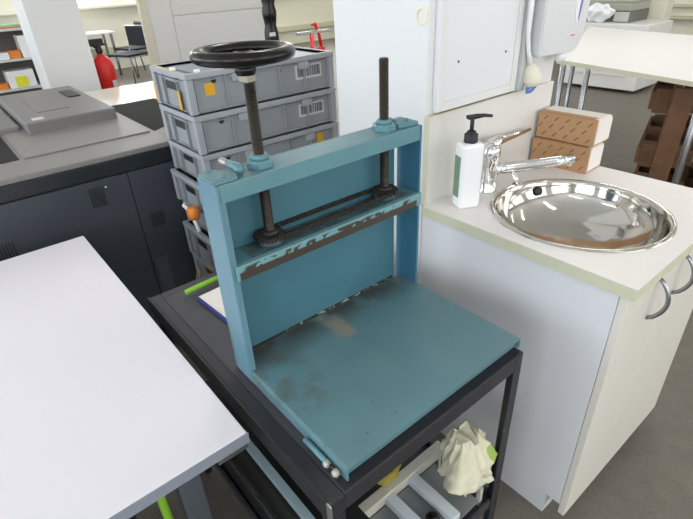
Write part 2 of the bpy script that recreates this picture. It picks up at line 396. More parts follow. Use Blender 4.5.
t = thing('metal_frame', 'pale grey slatted metal frame lying on the lower shelf of the cart', 'frame', (.35, .18, .20))
mb = MB()
mb.box(.10+.08, .545, .262, .290, .275, .312, bev=.002)
mb.build('crossbar', grey_frame, t)
for x in (.305, .392): MB().box(x, x+.030, .106, .264, .278, .304, bev=.002).build('bar', mat('pale_bar', '#ccd4dc', .45, 0), t)
MB().box(.187, .50, .106, .26, .268, .275).build('tray_sheet', mat('tray_grey', '#8b8f92', .4, .4), t)
for x in (.19, .53):
    for y in (.12, .27): MB().box(x, x+.012, y, y+.012, .201, .275).build('foot', grey_frame, t)
tag(MB().lathe((.367, .15, .275), [(.006, .0), (.016, .002), (.018, .012), (.012, .022), (.004, .024)], 20).build('rubber_stopper', black_gloss), 'small glossy black knob lying on the pale metal frame', 'knob')
# crumpled cloth
def crumple(name, cx, cy, z0, z1, mats, seed):
    g = bmesh.new(); nu, nv = 72, 40; rings = []
    random.seed(seed); ph = [random.uniform(0, 6) for _ in range(8)]
    for j in range(nv+1):
        v = j/nv; z = z1 + (z0-z1)*v
        base = .030 + .036*math.sin(min(1, v*1.6)*PI/2) - .06*max(0, v-.45)**1.1
        sx = -.012 - .05*v*0 + .02*v
        ring = []
        for i in range(nu):
            a = 2*PI*i/nu
            fold = .008*math.sin(5*a+ph[0]+4.2*v)+.006*math.sin(9*a+ph[1]-6*v)+.004*math.sin(15*a+ph[2]+9*v)+.004*math.sin(7*v*PI+3*a+ph[3])+.003*math.sin(23*a+ph[6]-12*v)+.003*math.sin(14*v*PI+5*a+ph[7])
            r = base + fold*(.35+v*.8)
            flap = math.exp(-((a-PI*1.2)/.5)**2) * math.exp(-((v-.42)/.25)**2)*.075
            ring.append(g.verts.new((cx+sx+(r*1.1+flap)*math.cos(a), cy+(r+flap*.6)*math.sin(a), z+.010*math.sin(4*a+ph[4])*(.4+v)+.006*math.sin(11*a+ph[5]))))
        rings.append(ring)
    for a, b in zip(rings, rings[1:]):
        for i in range(nu):
            f = g.faces.new((a[i], a[(i+1) % nu], b[(i+1) % nu], b[i])); f.smooth = True
            ang = i/nu
            k = rings.index(a)
            if (ang > .82 and ang < .93) and k > 8 and k < 30: f.material_index = 1
    g.faces.new(rings[0][::-1]); g.faces.new(rings[-1])
    bmesh.ops.recalc_face_normals(g, faces=g.faces[:])
    me = bpy.data.meshes.new(name); g.to_mesh(me); g.free()
    for m in mats: me.materials.append(m)
    o = bpy.data.objects.new(name, me); C.objects.link(o); return o
o = crumple('cleaning_cloth', .50, .158, .312, .50, [cloth_m, cloth_green], 5)
tag(o, 'crumpled cream cleaning cloth with a green edge bunched under the cart top', 'cloth')
o = MB()
random.seed(2)
g = bmesh.new(); bmesh.ops.create_icosphere(g, subdivisions=4, radius=1)
for v in g.verts:
    k = 1+.13*math.sin(7*v.co.x+3*v.co.z)+.1*math.sin(9*v.co.y+2)
    v.co = Vector((.345+.040*v.co.x*k, .290+.016*v.co.y*k, .334+.022*v.co.z*k))
o.merge(g, 0, True); tag(o.build('sponge', mat('olive_sponge', '#a59a45', .9, var=.2, bump=.6)), 'small olive yellow sponge behind the pale frame on the cart', 'sponge')
t = thing('storage_box', 'black storage box on the cart lower shelf next to the white table', 'box', (.10, .45, .20))
B(.045, .165, .15, .80, .20, .47, bev=.004).build('body', dark_void, t)
B(.043, .167, .148, .802, .47, .482, bev=.003).build('lid', dark_void, t)
tag(B(.052, .072, .16, .70, .483, .50, bev=.002).build('board_strip', pale_blue), 'long pale blue strip lying along the black box in the cart', 'strip')

# ------------------------------------------------------------ the blue press
PL, PR, PF, FF, FB = .074, .587, .112, .431, .505
t = press = thing('book_press', 'blue painted standing press with two screw spindles and flat bed', 'press', (PL, PF, CT))
g = [(PL, .752), (PL, .776), (PL+.0015, .780), (PL+.006, .782), (PR-.006, .782), (PR-.0015, .780), (PR, .776), (PR, .752), (PR-.004, .752), (PR-.004, .777), (PL+.004, .777), (PL+.004, .752)]
mb = MB(); mb.prism(g, 'y', PF, FB-.012); mb.box(PL+.006, PR-.006, PF+.010, PF+.014, .752, .7775); mb.build('bed', blue_base, t)
# left upright: side leg plus front flange
mb = MB(); mb.box(PL-.001, PL+.005, FF, FB, .752, 1.204, bev=.001).box(PL+.0045, PL+.013, FF, FF+.005, .782, 1.172, bev=.001)
pl_m = blue_side.copy()
patch(pl_m, '#4f4438', (-.1, .385, .0), (.1, .41, .13), noise=45, nlo=.38, nhi=.45, feather=.006)
mb.build('upright', pl_m, t)
mb = MB(); mb.box(PR-.006, PR, FF, FB, .752, 1.204, bev=.001); mb.build('upright', mat('blue_upright_deep', '#3b6c85', .4, var=.1), t)
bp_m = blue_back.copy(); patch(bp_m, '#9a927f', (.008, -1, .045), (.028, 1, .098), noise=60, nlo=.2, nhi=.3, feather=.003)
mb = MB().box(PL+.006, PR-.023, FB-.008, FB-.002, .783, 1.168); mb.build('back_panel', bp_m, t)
mb = MB(); mb.box(PL+.01, PR-.03, FB-.0125, FB-.0085, .7825, .786)
mb.build('weld_seam', patch(mat('weld_dark', '#2e2a26', .8, var=.3, scale=90), '#b9b8b0', (.14, None, None), (.46, None, None), noise=75, nlo=.55, nhi=.60, over=.8), t)
# top beam
mb = MB(); mb.box(PL+.0055, PR-.0065, FF, FF+.006, 1.170, 1.204, bev=.0015).box(PL+.0055, PR-.0065, FB-.006, FB, 1.170, 1.204, bev=.0015).box(PL+.0055, PR-.0065, FF+.0055, FB-.0055, 1.196, 1.2035)
bm_m = blue.copy(); patch(bm_m, '#7e8f8b', (-1, .325, .44), (.1, .4, .46), noise=30, nlo=.35, nhi=.5, feather=.01, over=.8)
patch(bm_m, '#8fa09b', (.28, .33, .452), (.42, .38, .46), noise=20, nlo=.45, nhi=.6, feather=.02, over=.7)
mb.build('top_beam', bm_m, t)
RY = .470
for R, up in ((.186, 1.395), (.505, 1.352)):
    # nuts on beam
    mb = MB(); mb.lathe((R, RY, 1.204), [(.027, 0), (.027, .010), (.024, .014)], 6, sm=False).lathe((R, RY, 1.218), [(.017, 0), (.017, .006), (.014, .009)], 20)
    mb.build('beam_nut', blue, t)
    MB().lathe((R, RY, 1.170), [(.020, 0), (.020, -.006), (.015, -.008)], 20).build('lower_collar', blue, t)
    prof = []; z = 1.0655
    k = 0
    while z < up:
        prof.append((.0108 if k % 2 else .0094, z)); z += .0021; k += 1
    prof.append((.008, z))
    MB().lathe((R, RY, 0), prof, 18, sm=False).build('spindle', thread_m, t)
    # sprocket
    mb = MB(); n_ = 22; pl = []
    for i in range(n_*2):
        r = .0285 if i % 2 else .0255
        a = 2*PI*i/(n_*2); pl.append((R+r*math.cos(a), RY+r*math.sin(a)))
    mb.prism(pl, 'z', 1.056, 1.0635).lathe((R, RY, 1.0635), [(.018, 0), (.018, .004), (.0125, .006)], 20)
    mb.build('sprocket', gear_m, t)
    MB().lathe((R, RY, 1.042), [(.0255, 0), (.0255, .010), (.022, .0138)], 28).build('thrust_collar', blue_rail, t)
# chain loop
mb = MB()
path = []
for i in range(46): path.append((.186+ (i+.5)*(.319/46), RY-.0265))
for i in range(46): path.append((.505-(i+.5)*(.319/46), RY+.0265))
for i in range(1, 15):
    a = -PI/2+PI*i/15; path.append((.505+.0285*math.cos(a), RY+.0285*math.sin(a)))
    a = PI/2+PI*i/15; path.append((.186+.0285*math.cos(a), RY+.0285*math.sin(a)))
for k, (x, y) in enumerate(path):
    if k % 2: mb.box(x-.0055, x+.0055, y-.002, y+.002, 1.0555, 1.0610)
for x, y in path: mb.box(x-.0018, x+.0018, y-.0045, y+.0045, 1.0525, 1.0640, bev=.0008, seg=1)
mb.build('chain', gear_m, t)
# moving platen: channel with a worn front lip
mb = MB(); mb.box(PL+.014, PR-.0065, FF+.004, FB-.0105, 1.034, 1.041); mb.build('platen', blue_rail, t)
mb = MB(); mb.box(PL+.007, PR-.002, FF-.007, FF-.001, 1.011, 1.0425, bev=.001).box(PL+.0145, PR-.0065, FF-.0015, FF+.0045, 1.030, 1.0425); mb.build('platen_lip', rust_lip, t)
# caps and bolts on the beam ends
mb = MB(); mb.prism([(PL-.001, FF+.004), (PL+.045, FF+.004), (PL+.052, FF+.02), (PL+.03, FF+.062), (PL-.001, FF+.066)], 'z', 1.204, 1.2125, bev=.002)
mb.build('end_plate', bm_m, t)
mb = MB(); mb.prism([(PR-.060, FF+.016), (PR-.003, FF+.008), (PR-.003, FF+.068), (PR-.055, FF+.068)], 'z', 1.204, 1.2125, bev=.002); mb.build('end_plate', bm_m, t)
for x, y in ((.090, .488), (.098, .448), (.545, .492), (.567, .462)):
    MB().lathe((x, y, 1.2125), [(.0055, 0), (.0055, .004), (.003, .0055)], 6, sm=False).build('bolt', blue, t)
MB().tube([(.135, .452, 1.212), (.137, .470, 1.214), (.132, .492, 1.216)], [.009, .009, .008], 12).build('lock_pin', blue, t)
MB().tube([(.132, .493, 1.216), (.128, .512, 1.219)], [.007, .0065], 12).build('pin_tip', mat('bare_steel', '#b5b1a8', .4, .6), t, 'bare metal pin tip')
MB().tube([(.531, .474, 1.213), (.546, .456, 1.212)], [.008, .008], 12).build('lock_pin', blue, t)
# handwheel
WC = (.186-.003, RY, 1.400)
w = MB().torus(WC, .0745, .0130, 64, 18, sq=.85).build('handwheel', black_gloss, t, 'black handwheel')
MB().lathe(WC, [(.0655, .0), (.064, -.006), (.045, -.011), (.022, -.008), (.020, .002), (.012, .004), (.012, -.016), (.022, -.016), (.046, -.017), (.064, -.011), (.0665, -.004)], 48, caps=False).build('web', black_gloss, w)
MB().lathe((WC[0], WC[1], 0), [(.014, 1.384), (.0195, 1.384), (.0185, 1.371), (.016, 1.366), (.012, 1.366)], 28).build('hub', black_gloss, w)
MB().lathe((WC[0]+.001, WC[1], 0), [(.0165, 1.367), (.0165, 1.356), (.013, 1.353)], 6, sm=False).build('locknut', mat('dull_nut', '#8f8c7e', .4, .8), w, 'dull silver lock nut')
# latch rod on the left side of the bed
MB().tube([(.066, .225, .764), (.066, .150, .764)], [.0055, .0055], 10).build('latch_rod', blue_rail, t)
for y in (.158, .133): MB().lathe((.070, y, .763), [(.005, -.001), (.007, .003), (.007, .009), (.004, .012)], 12, (-1, -.2, 0)).build('latch_knob', mat('latch_steel', '#b9b7a9', .5, .3), t)
MB().cyl((.067, .15, .7635), (.067, .127, .7635), .0035).build('latch_pin', steel_dark, t)

# things behind the press on the cart
t = thing('notepad', 'white notepad with blue edge lying on the cart behind the press', 'notepad', (.178, .73, CT))
B(-.045, .05, -.085, .085, 0, .010).build('pages', paper, t, local=True)
B(-.0485, -.0455, -.085, .085, 0, .011).build('binding', navy, t, 'navy blue binding', local=True)
B(-.045, .05, -.088, -.0855, 0, .011).build('cover_edge', navy, t, 'navy blue edge', local=True); turn(t, 4)
o = MB().cyl((.105, .842, .770), (.245, .852, .770), .0075, n=14).build('marker_pen', lime); tag(o, 'lime green marker pen lying across the white notepad', 'pen')
o.location.z = -.0012

# ------------------------------------------------------------ crates
CX, CY, CW, CD = .397, 1.27, .603, .305
def crate(z, h, label, dx=0, dy=0, w=CW, d=CD, lid=False, tall=False):
    x, y = CX+dx, CY+dy
    t = thing('plastic_crate', label, 'crate', (x+w/2, y+d/2, z), 'grey crates in the tall stack')
    i = .012; mb = MB(); th = .004
    mb.box(x+i, x+w-i, y+i, y+i+th, z, z+h-.001).box(x+i, x+w-i, y+d-i-th, y+d-i, z, z+h-.001)
    mb.box(x+i, x+i+th, y+i, y+d-i, z, z+h-.001).box(x+w-i-th, x+w-i, y+i, y+d-i, z, z+h-.001).box(x+i, x+w-i, y+i, y+d-i, z, z+.005)
    for k in range(6):
        xx = x+.03+k*(w-.06)/5
        mb.box(xx-.002, xx+.002, y+.002, y+i, z+.012, z+h-.02).box(xx-.002, xx+.002, y+d-i, y+d-.002, z+.012, z+h-.02)
    for k in (0, 1, 3, 4):
        yy = y+.03+k*(d-.06)/4
        mb.box(x+.002, x+i, yy-.002, yy+.002, z+.012, z+h-.02)
    for zz in (z+.012, z+h*.80):     # thin horizontal ribs
        mb.box(x+.004, x+w-.004, y+.004, y+i, zz-.0015, zz+.0015).box(x+.004, x+i, y+.004, y+d-.004, zz-.0015, zz+.0015)
    mb.build('body', crate_m, t)
    r = MB(); a = .0
    r.box(x, x+w, y, y+i+th, z+h-.018, z+h, bev=.002).box(x, x+w, y+d-i-th, y+d, z+h-.018, z+h, bev=.002)
    r.box(x, x+i+th, y+i, y+d-i, z+h-.018, z+h, bev=.002).box(x+w-i-th, x+w, y+i, y+d-i, z+h-.018, z+h, bev=.002)
    r.build('rim', crate_rim_m, t)
    for xx in (x+.001, x+w-.026):
        for yy in (y+.001, y+d-.026):
            B(xx, xx+.025, yy, yy+.025, z+.004, z+h-.0185, bev=.003).build('corner_post', crate_rim_m, t)
    if h > .1:
        B(x+.0095, x+.0118, y+d/2-.05, y+d/2+.05, z+h*.52, z+h*.72, bev=.001).build('handle_slot', dark_void, t, 'dark hand hole')
        for xx in (x+.165, x+.44): B(xx, xx+.045, y+.0005, y+i, z+h-.045, z+h-.019, bev=.002).build('stacking_lug', crate_rim_m, t)
        MB().lathe((x+.10, y+i+.0005, z+h*.76), [(.009, 0), (.009, .0035), (.005, .0035)], 14, (0, -1, 0)).build('round_boss', dark_void, t)
        MB().lathe((x+.36, y+i+.0005, z+h*.70), [(.007, 0), (.007, .003)], 4, (0, -1, 0), sm=False).build('square_boss', dark_void, t)
    if lid:
        MB().box(x+.017, x+w-.017, y+.017, y+d-.017, z+h-.020, z+h-.010, bev=.002).box(x+.05, x+w-.05, y+.05, y+d-.05, z+h-.0105, z+h-.006, bev=.002).build('lid', crate_lid_m, t)
        for px, py in ((x+.04, y+.004), (x+.004, y+.115)): B(px, px+.018, py, py+.016, z+h, z+h+.009, bev=.002).build('clip', white_plastic, t, 'white clip')
        B(x+.003, x+.014, y+.10, y+.27, z+h, z+h+.0015).build('yellow_tape', mat('pale_orange_tape', '#c9ab78', .6), t, 'pale orange tape')
    return t, x, y, z, h, w, d
def stick(t, x0, x1, y, z0, z1, m, name, label):
    return B(x0, x1, y-.001, y, z0, z1).build(name, m, t, label)
def barcode(t, x0, x1, y, z0, z1):
    mb = MB().box(x0, x1, y-.001, y, z0, z1); random.seed(7); xx = x0+.01
    while xx < x1-.012:
        wd = random.choice((.0015, .003, .005)); mb.box(xx, xx+wd, y-.0014, y-.0009, z0+.008, z1-.006, mi=1); xx += wd+random.choice((.0015, .003))
    mb.build('barcode_label', [label_w, ink], t, 'white barcode label')
fy = CY+.0118
c1 = crate(1.115, .135, 'grey plastic crate with lid and yellow stickers, topmost of its stack', lid=True)
stick(c1[0], .462, .498, fy, 1.172, 1.212, yellow, 'sticker', 'square yellow sticker')
barcode(c1[0], .825, .945, fy, 1.168, 1.218)
for y in (1.345, 1.560): B(CX+.0005, CX+.0015, y, y+.016, 1.128, 1.19).build('side_sticker', yellow, c1[0], 'narrow yellow sticker')
c2 = crate(.980, .135, 'grey plastic crate with a barcode label, second from the top', dx=.003)
barcode(c2[0], .825, .945, fy, 1.03, 1.078)
c3 = crate(.865, .115, 'grey plastic crate with an upright yellow sticker at its right end, third down', dx=.006)
stick(c3[0], .900, .932, fy, .905, .965, yellow, 'sticker', 'upright yellow sticker')
c4 = crate(.735, .13, 'grey plastic crate with protruding rim, directly above the orange bottle cap', dx=-.012, dy=.0)
c5 = crate(.635, .10, 'low grey plastic crate with the orange cap and white strip at its left', dx=.010, dy=-.002)
c6 = crate(.485, .15, 'grey plastic crate beneath the orange cap, just below cart top level', dx=-.012)
c7 = crate(.36, .125, 'grey plastic crate with small yellow tag under rim, near the notepad', dx=-.004)
B(CX-.005, CX-.0042, 1.40, 1.44, .468, .482).build('yellow_tag', yellow, c7[0], 'yellow tag')
c8 = crate(.18, .18, 'grey plastic crate near the floor, second lowest of its stack', dx=.0)
c9 = crate(.0, .18, 'grey plastic crate standing on the floor, lowest of its stack', dx=.0)
t = thing('rubber_strap', 'white strap with an orange end hanging from the crate stack beside the press', 'strap', (.385, 1.40, .66))
MB().tube([(.384, 1.49, .745), (.377, 1.49, .735), (.374, 1.45, .738), (.373, 1.41, .725), (.373, 1.39, .70), (.373, 1.37, .665)], .008, 10).build('strap', white_plastic, t)
MB().lathe((.360, 1.352, .757), [(.004, -.026), (.019, -.024), (.023, -.005), (.023, .013), (.018, .022), (.006, .024)], 20).build('end_cap', orange, t, 'orange end')
o = MB().tube([(.380, 1.50, .44), (.377, 1.52, .40), (.378, 1.55, .35), (.378, 1.535, .33), (.379, 1.51, .37), (.380, 1.49, .43)], .004, 8, closed=True).build('cord_loop', mat('cord_yellow', '#b5a36a', .7)); tag(o, 'looped yellowish cord hanging on the side of the lower crates', 'cord')

# clamps and handle behind the crates
t = thing('bar_clamp', 'red bar clamp with a steel bar standing behind the crate stack', 'clamp', (1.22, 1.75, 0))
MB().tube([(1.25, 1.75, .02), (1.25, 1.75, 1.262)], .010, 10).build('screw_post', red, t)
B(1.165, 1.36, 1.742, 1.758, 1.262, 1.274, bev=.002).build('steel_bar', steel, t)
B(1.20, 1.30, 1.70, 1.80, 0, .02, bev=.003).build('foot', red, t)
t = thing('bar_clamp', 'tall red clamp standing closer to the white pillar', 'clamp', (1.37, 1.88, 0))
B(1.385, 1.415, 1.865, 1.895, .02, 1.18, bev=.003).build('rail', red, t)
B(1.37, 1.44, 1.83, 1.93, 0, .02, bev=.003).build('foot', red, t)
MB().tube([(1.40, 1.88, 1.18), (1.39, 1.88, 1.24), (1.37, 1.88, 1.292), (1.35, 1.88, 1.285)], [.008, .008, .009, .007], 8).build('handle', red, t)
t = thing('coat_stand', 'black turned post rising behind the crates and the handwheel', 'post', (1.80, 3.0, 0))
mb = MB()
mb.lathe((1.80, 3.0, 0), [(.05, .02), (.05, .9), (.052, 1.12), (.05, 1.16), (.040, 1.20), (.048, 1.25), (.052, 1.29), (.042, 1.33), (.05, 1.37), (.045, 1.5), (.03, 1.7)], 20)
mb.build('post', black_gloss, t); MB().lathe((1.80, 3.0, 0), [(.17, 0), (.17, .015), (.06, .03)], 28).build('base', black_gloss, t)
B(1.755, 1.80, 2.945, 2.955, 1.135, 1.16).build('tag', label_w, t, 'small white tag')

# ------------------------------------------------------------ left white table
t = thing('work_table', 'white table in the left foreground reaching over the cart edge', 'table', (-.5, .88, 0))
B(-1.3, -.006, .316, 1.447, .7315, .76, bev=.002).build('tabletop', table_white, t)
B(-1.302, -.004, .3145, .3165, .7325, .7585).build('edge_band', mat('grey_edging', '#828994', .5), t, 'grey edging')
for x in (-1.25, -.125):
    for y in (.50, 1.30):
        B(x, x+.055, y, y+.055, 0, .7315, bev=.003).build('leg', mat('leg_grey', '#5c646b', .4, .3), t)
B(-.145+.075, -.006, .322, .33, .712, .7315).build('corner_bracket', steel, t)
tag(MB().tube([(-.165, .50, .0), (-.165, .495, .5), (-.16, .49, .70)], .010, 8).build('lime_pole', lime), 'lime green rod leaning upright beneath the white table', 'rod')
t = thing('waste_bin', 'black bin standing on the floor beneath the white table', 'bin', (-.30, .75, 0))
MB().lathe((-.32, .78, 0), [(.09, 0), (.115, .28), (.12, .30), (.11, .30), (.09, .02)], 28).build('bucket', dark_void, t)

# ------------------------------------------------------------ production printer
PY = 1.6; PX = .432
t = thing('production_printer', 'long charcoal production printer behind the white table', 'printer', (-.4, 2.2, 0))
B(-1.6, PX-.004, PY+.012, 2.6, .03, .885).build('cabinet', printer_dark, t)
B(-1.6, PX, PY, 2.6, .888, .945, bev=.004).build('band', printer_black, t, 'black band')
mb = MB(); mb.box(-1.6, PX, PY-.001, 2.62, .9455, .966, bev=.004)
mb.box(-.06, PX-.02, PY+.19, 2.40, .966, .972, bev=.002)
mb.build('top', printer_top, t)
B(-.35, -.074, 1.80, 2.25, .966, .968).build('recess', matte_black, t, 'black recess')
for a, b in ((-1.59, -1.0), (-.997, -.32), (-.317, .228), (.231, PX-.004)):
    d = B(a, b, PY+.001, PY+.012, .06, .884, bev=.0015).build('door', printer_dark, t)
    if b > .2 and a > .2: B(.245, .295, PY-.0005, PY+.001, .33, .50, bev=.0004).build('handle', mat('handle_grey', '#4a4f57', .4), d)
def vent(x0, x1, z0, z1, k=6):
    mb = MB()
    for i in range(k):
        xx = x0+(x1-x0)*i/(k-1); mb.box(xx-.0022, xx+.0022, PY-.0003, PY+.001, z0, z1)
    mb.build('vent', dark_void, t)
vent(.082, .128, .785, .86); vent(-.255, -.205, .66, .75); vent(.275, .322, .635, .70)
MB().lathe((.142, PY+.001, .853), [(.0035, 0), (.0035, .0015)], 10, (0, -1, 0)).build('indicator', white_plastic, t)
for x, z in ((.185, .825), (.25, .845), (.32, .82), (.355, .915)): MB().lathe((x, PY+.0012, z), [(.003, 0), (.003, .001)], 8, (0, -1, 0)).build('screw', dark_void, t)
# raised scanner lid
L = B(.022, .385, 2.12, 2.92, .966, 1.022, bev=.006).build('scanner_lid', printer_lid, t)
B(.185, .21, 2.47, 2.56, 1.022, 1.0235).build('lid_dimple', dark_void, L)
B(.10, .24, 2.30, 2.70, 1.022, 1.0245, bev=.001).build('cover_panel', printer_lid, L)
B(.055, .10, 2.15, 2.20, 1.022, 1.0235).build('label', label_w, L)
B(.29, .35, 2.55, 2.75, 1.022, 1.027, bev=.001).build('hinge', dark_void, L)
B(-1.5, .012, 2.25, 2.9, .62, .99, bev=.01).build('rear_unit', printer_lid, t)
MB().prism([(.55, .778), (.85, .84), (.85, .855), (.55, .793)], 'y', 2.0, 2.40).build('output_tray', printer_top, t)
MB().box(PX+.012, 1.0, 1.64, 3.40, .1, .78, bev=.005).build('finisher', matte_black, t)
B(PX-.03, PX+.02, 1.7, 2.5, .3, .7).build('connector', printer_black, t)

# ------------------------------------------------------------ far table, extinguisher, pillar, shelf
t = thing('side_table', 'pale table with a glassy green edge beyond the printer', 'table', (1.1, 3.9, 0))
B(.5, 1.62, 3.52, 4.27, .722, .75, bev=.004).build('tabletop', mat('cream_top', '#d7d2c4', .3), t)
B(.498, 1.622, 3.512, 3.522, .69, .748).build('edge', teal_edge, t, 'greenish edge')
for x in (.53, 1.55):
    for y in (3.56, 4.2): B(x, x+.04, y, y+.04, 0, .722).build('leg', steel, t)
struct(B(.545, .935, 4.5, 4.9, 0, 3.0, bev=.004).build('wall_pillar', white_wall))
t = thing('fire_extinguisher', 'red fire extinguisher mounted on the side of the white pillar', 'fire extinguisher', (1.04, 4.66, .59))
MB().lathe((1.04, 4.66, .07), [(.02, .52), (.07, .525), (.09, .55), (.09, .80), (.075, .86), (.03, .89), (.026, .91)], 28).build('cylinder', red, t)
MB().lathe((1.04, 4.66, .07), [(.024, .908), (.03, .93), (.022, .98)], 16).box(.98, 1.10, 4.645, 4.675, 1.04, 1.06, bev=.004).box(.98, 1.09, 4.648, 4.672, 1.058, 1.10, bev=.004).build('valve', dark_void, t, 'black valve')
MB().tube([(1.02, 4.67, 1.03), (.985, 4.69, 1.08), (.965, 4.70, 1.02), (.955, 4.71, .90)], .014, 8).build('hose', dark_void, t, 'black hose')
MB().box(1.06, 1.10, 4.571, 4.577, .64, .76).build('label', label_w, t)
B(.935, .957, 4.63, 4.69, .70, .90).build('bracket', steel, t)

t = thing('storage_shelf', 'grey open shelf unit at the far left behind the printer', 'shelf', (.2, 5.6, 0))
for x in (-.75, .72): B(x, x+.03, 5.4, 5.75, 0, 1.22).build('side', grey_p, t)
for z in (.10, .40, .690, .942, 1.195): B(-.72, .72, 5.4, 5.75, z-.02, z).build('shelf_board', grey_p, t)
B(-.74, .74, 5.75, 5.765, 0, 1.22).build('back', mat('shelf_back', '#77706b', .7), t)
def carton(x0, x1, y0, y1, z0, z1, m, lab):
    return tag(B(x0, x1, y0, y1, z0, z1, bev=.003).build('box', m), lab, 'box')
t = thing('box', 'white box with a bright yellow label on the lower far shelf', 'box', (.46, 5.5, .69))
B(.37, .60, 5.42, 5.6, .69, .84, bev=.004).build('body', white_plastic, t); B(.43, .53, 5.415, 5.42, .70, .79).build('label', mat('bright_yellow', '#e4e22a', .5), t, 'bright yellow label')
carton(.28, .36, 5.43, 5.58, .69, .74, orange, 'low orange box left of the yellow labelled box')
carton(.455, .55, 5.42, 5.56, .942, 1.01, orange, 'small orange box on the middle far shelf')
carton(.33, .45, 5.42, 5.58, .942, 1.00, white_plastic, 'low white box left of the small orange box')
carton(.56, .68, 5.42, 5.60, .942, 1.13, white_plastic, 'tall white box right of the small orange box')
tag(B(.2, .68, 5.42, 5.65, 1.195, 1.207).build('folder', mat('folder_orange', '#c9793f', .6)), 'flat orange folder on top of the far shelf', 'folder')
tag(B(.22, .67, 5.43, 5.64, 1.2075, 1.225).build('folder', mat('folder_green', '#8fbf93', .6)), 'flat green folder lying on the orange folder', 'folder')
# desk and chair near the far window
t = thing('window_desk', 'white desk below the far window', 'desk', (2.2, 10.3, 0))
B(1.2, 2.75, 9.95, 10.6, .72, .75, bev=.003).build('desktop', white_plastic, t)
for x in (1.25, 2.68):
    for y in (10.0, 10.5): B(x, x+.04, y, y+.04, 0, .72).build('leg', steel, t)
def chair(x, y, rz, label, s=1.0):
    t = thing('office_chair', label, 'chair', (x, y, 0), 'visitor chairs by the far window'); t.scale = (1.15, 1.15, 1.0)
    B(-.23, .23, -.22, .22, .44, .48, bev=.012).build('seat', black_fab, t, local=True)
    mb = MB().box(-.22, .22, .20, .225, .56, .86, bev=.010); mb.build('backrest', black_fab, t, local=True)
    for sx in (-.24, .24):
        MB().tube([(sx, -.22, 0), (sx, -.21, .43), (sx, .20, .43), (sx, .235, .60), (sx, .235, .87)], .011, 8).build('side_frame', steel, t, local=True)
        MB().tube([(sx, .24, 0), (sx, .18, .425)], .011, 8).build('leg', steel, t, local=True)
    MB().tube([(-.24, .235, .868), (.24, .235, .868)], .011, 8).build('top_rail', steel, t, local=True)
    t.rotation_euler = (0, 0, rz)
chair(2.62, 8.95, math.radians(-68), 'black padded chair with steel tube frame, nearer one by the far window')
chair(3.0, 9.75, math.radians(-75), 'black chair half hidden behind the nearer chair by the far window')
# tall white cupboards
t = thing('tall_cupboard', 'tall white cupboard with wide door panels behind the crates', 'cupboard', (2.4, 5.2, 0))
B(1.90, 3.0, 5.02, 5.6, .0, 2.4).build('carcass', cream_wall, t)
B(1.585, 1.665, 4.98, 5.03, 0, 2.4, bev=.003).build('post', mat('post_cream', '#d5d1c0', .6), t)
B(1.667, 1.90, 4.99, 5.02, 0, 2.4, bev=.006).build('side_panel', white_wall, t)
B(1.905, 2.985, 5.0, 5.02, .0, 1.197, bev=.004).build('lower_door', white_wall, t)
B(1.905, 2.985, 5.0, 5.02, 1.203, 2.4, bev=.004).build('upper_door', white_wall, t)

# ------------------------------------------------------------ right background
t = thing('long_table', 'long white work table at upper right with steel tube legs', 'table', (3.7, 1.0, 0))
pts = [(2.735, .45), (3.02, 1.46), (4.86, 2.18), (4.40, .50)]
mb = MB().prism(pts, 'z', .925, .95, bev=.002); mb.build('tabletop', white_plastic, t)
for i in range(4):
    a = Vector(pts[i]); b = Vector(pts[(i+1) % 4]); d = (b-a).normalized()*.001
    if i in (0,): MB().prism([(a.x, a.y), (b.x, b.y), (b.x-.003, b.y+.001), (a.x-.003, a.y+.001)], 'z', .924, .948).build('edge_band', edge_green, t)
for x, y in ((2.93, 1.20), (2.975, 1.385), (4.7, 2.05), (4.3, .60), (2.80, .52)): MB().cyl((x, y, 0), (x, y, .925), .017).build('leg', steel, t)
MB().cyl((2.99, 1.33, .06), (2.99, 1.33, .925), .014).build('leg', steel, t)
def pallet(loc, rot, label, w=.8, L=1.1):
    t = thing('wooden_pallet', label, 'pallet', loc, 'wooden pallets under the long table')
    for y in (-.33, 0, .33): 
        for x in (-w/2+.05, 0, w/2-.05): B(x-.05, x+.05, y-.07, y+.07, .022, .10, bev=.003).build('block', wood, t, local=True)
    for y in (-.33, 0, .33):
        B(-w/2, w/2, y-.05, y+.05, .0, .0215, bev=.002).build('bottom_board', wood, t, local=True)
    for k in range(5):
        y = -.40+k*.2
        B(-w/2, w/2, y-.045, y+.045, .122, .144, bev=.002).build('deck_board', wood, t, local=True)
    for x in (-w/2+.05, 0, w/2-.05): B(x-.05, x+.05, -.44, .44, .1005, .1215, bev=.002).build('stringer', wood if x else wood_l, t, local=True)
    t.rotation_euler = rot
TH = math.radians(17); dxl, dyl = math.sin(TH), -math.cos(TH)
names = ['wooden pallet standing on edge under the long table, nearest to the paper towels', 'wooden pallet on edge, second from the paper towels', 'wooden pallet on edge, third from the paper towels', 'wooden pallet on edge, farthest right under the table']
for k in range(4):
    off = .155*k; back = (0, .05, .02, .06)[k]
    pallet((3.40+off*dxl+back*math.cos(TH), .955+off*dyl+back*math.sin(TH), .444), (PI/2, (0, .02, -.02, .02)[k]*0, TH), names[k])
o = MB().box(-.016, .016, -.05, .05, 0, .88, bev=.003).build('wooden_plank', wood); o.location = (2.90, .655, 0.0); o.rotation_euler = (.03, .045, TH)
tag(o, 'rough brown plank leaning on the pallet ends under the long table', 'plank')
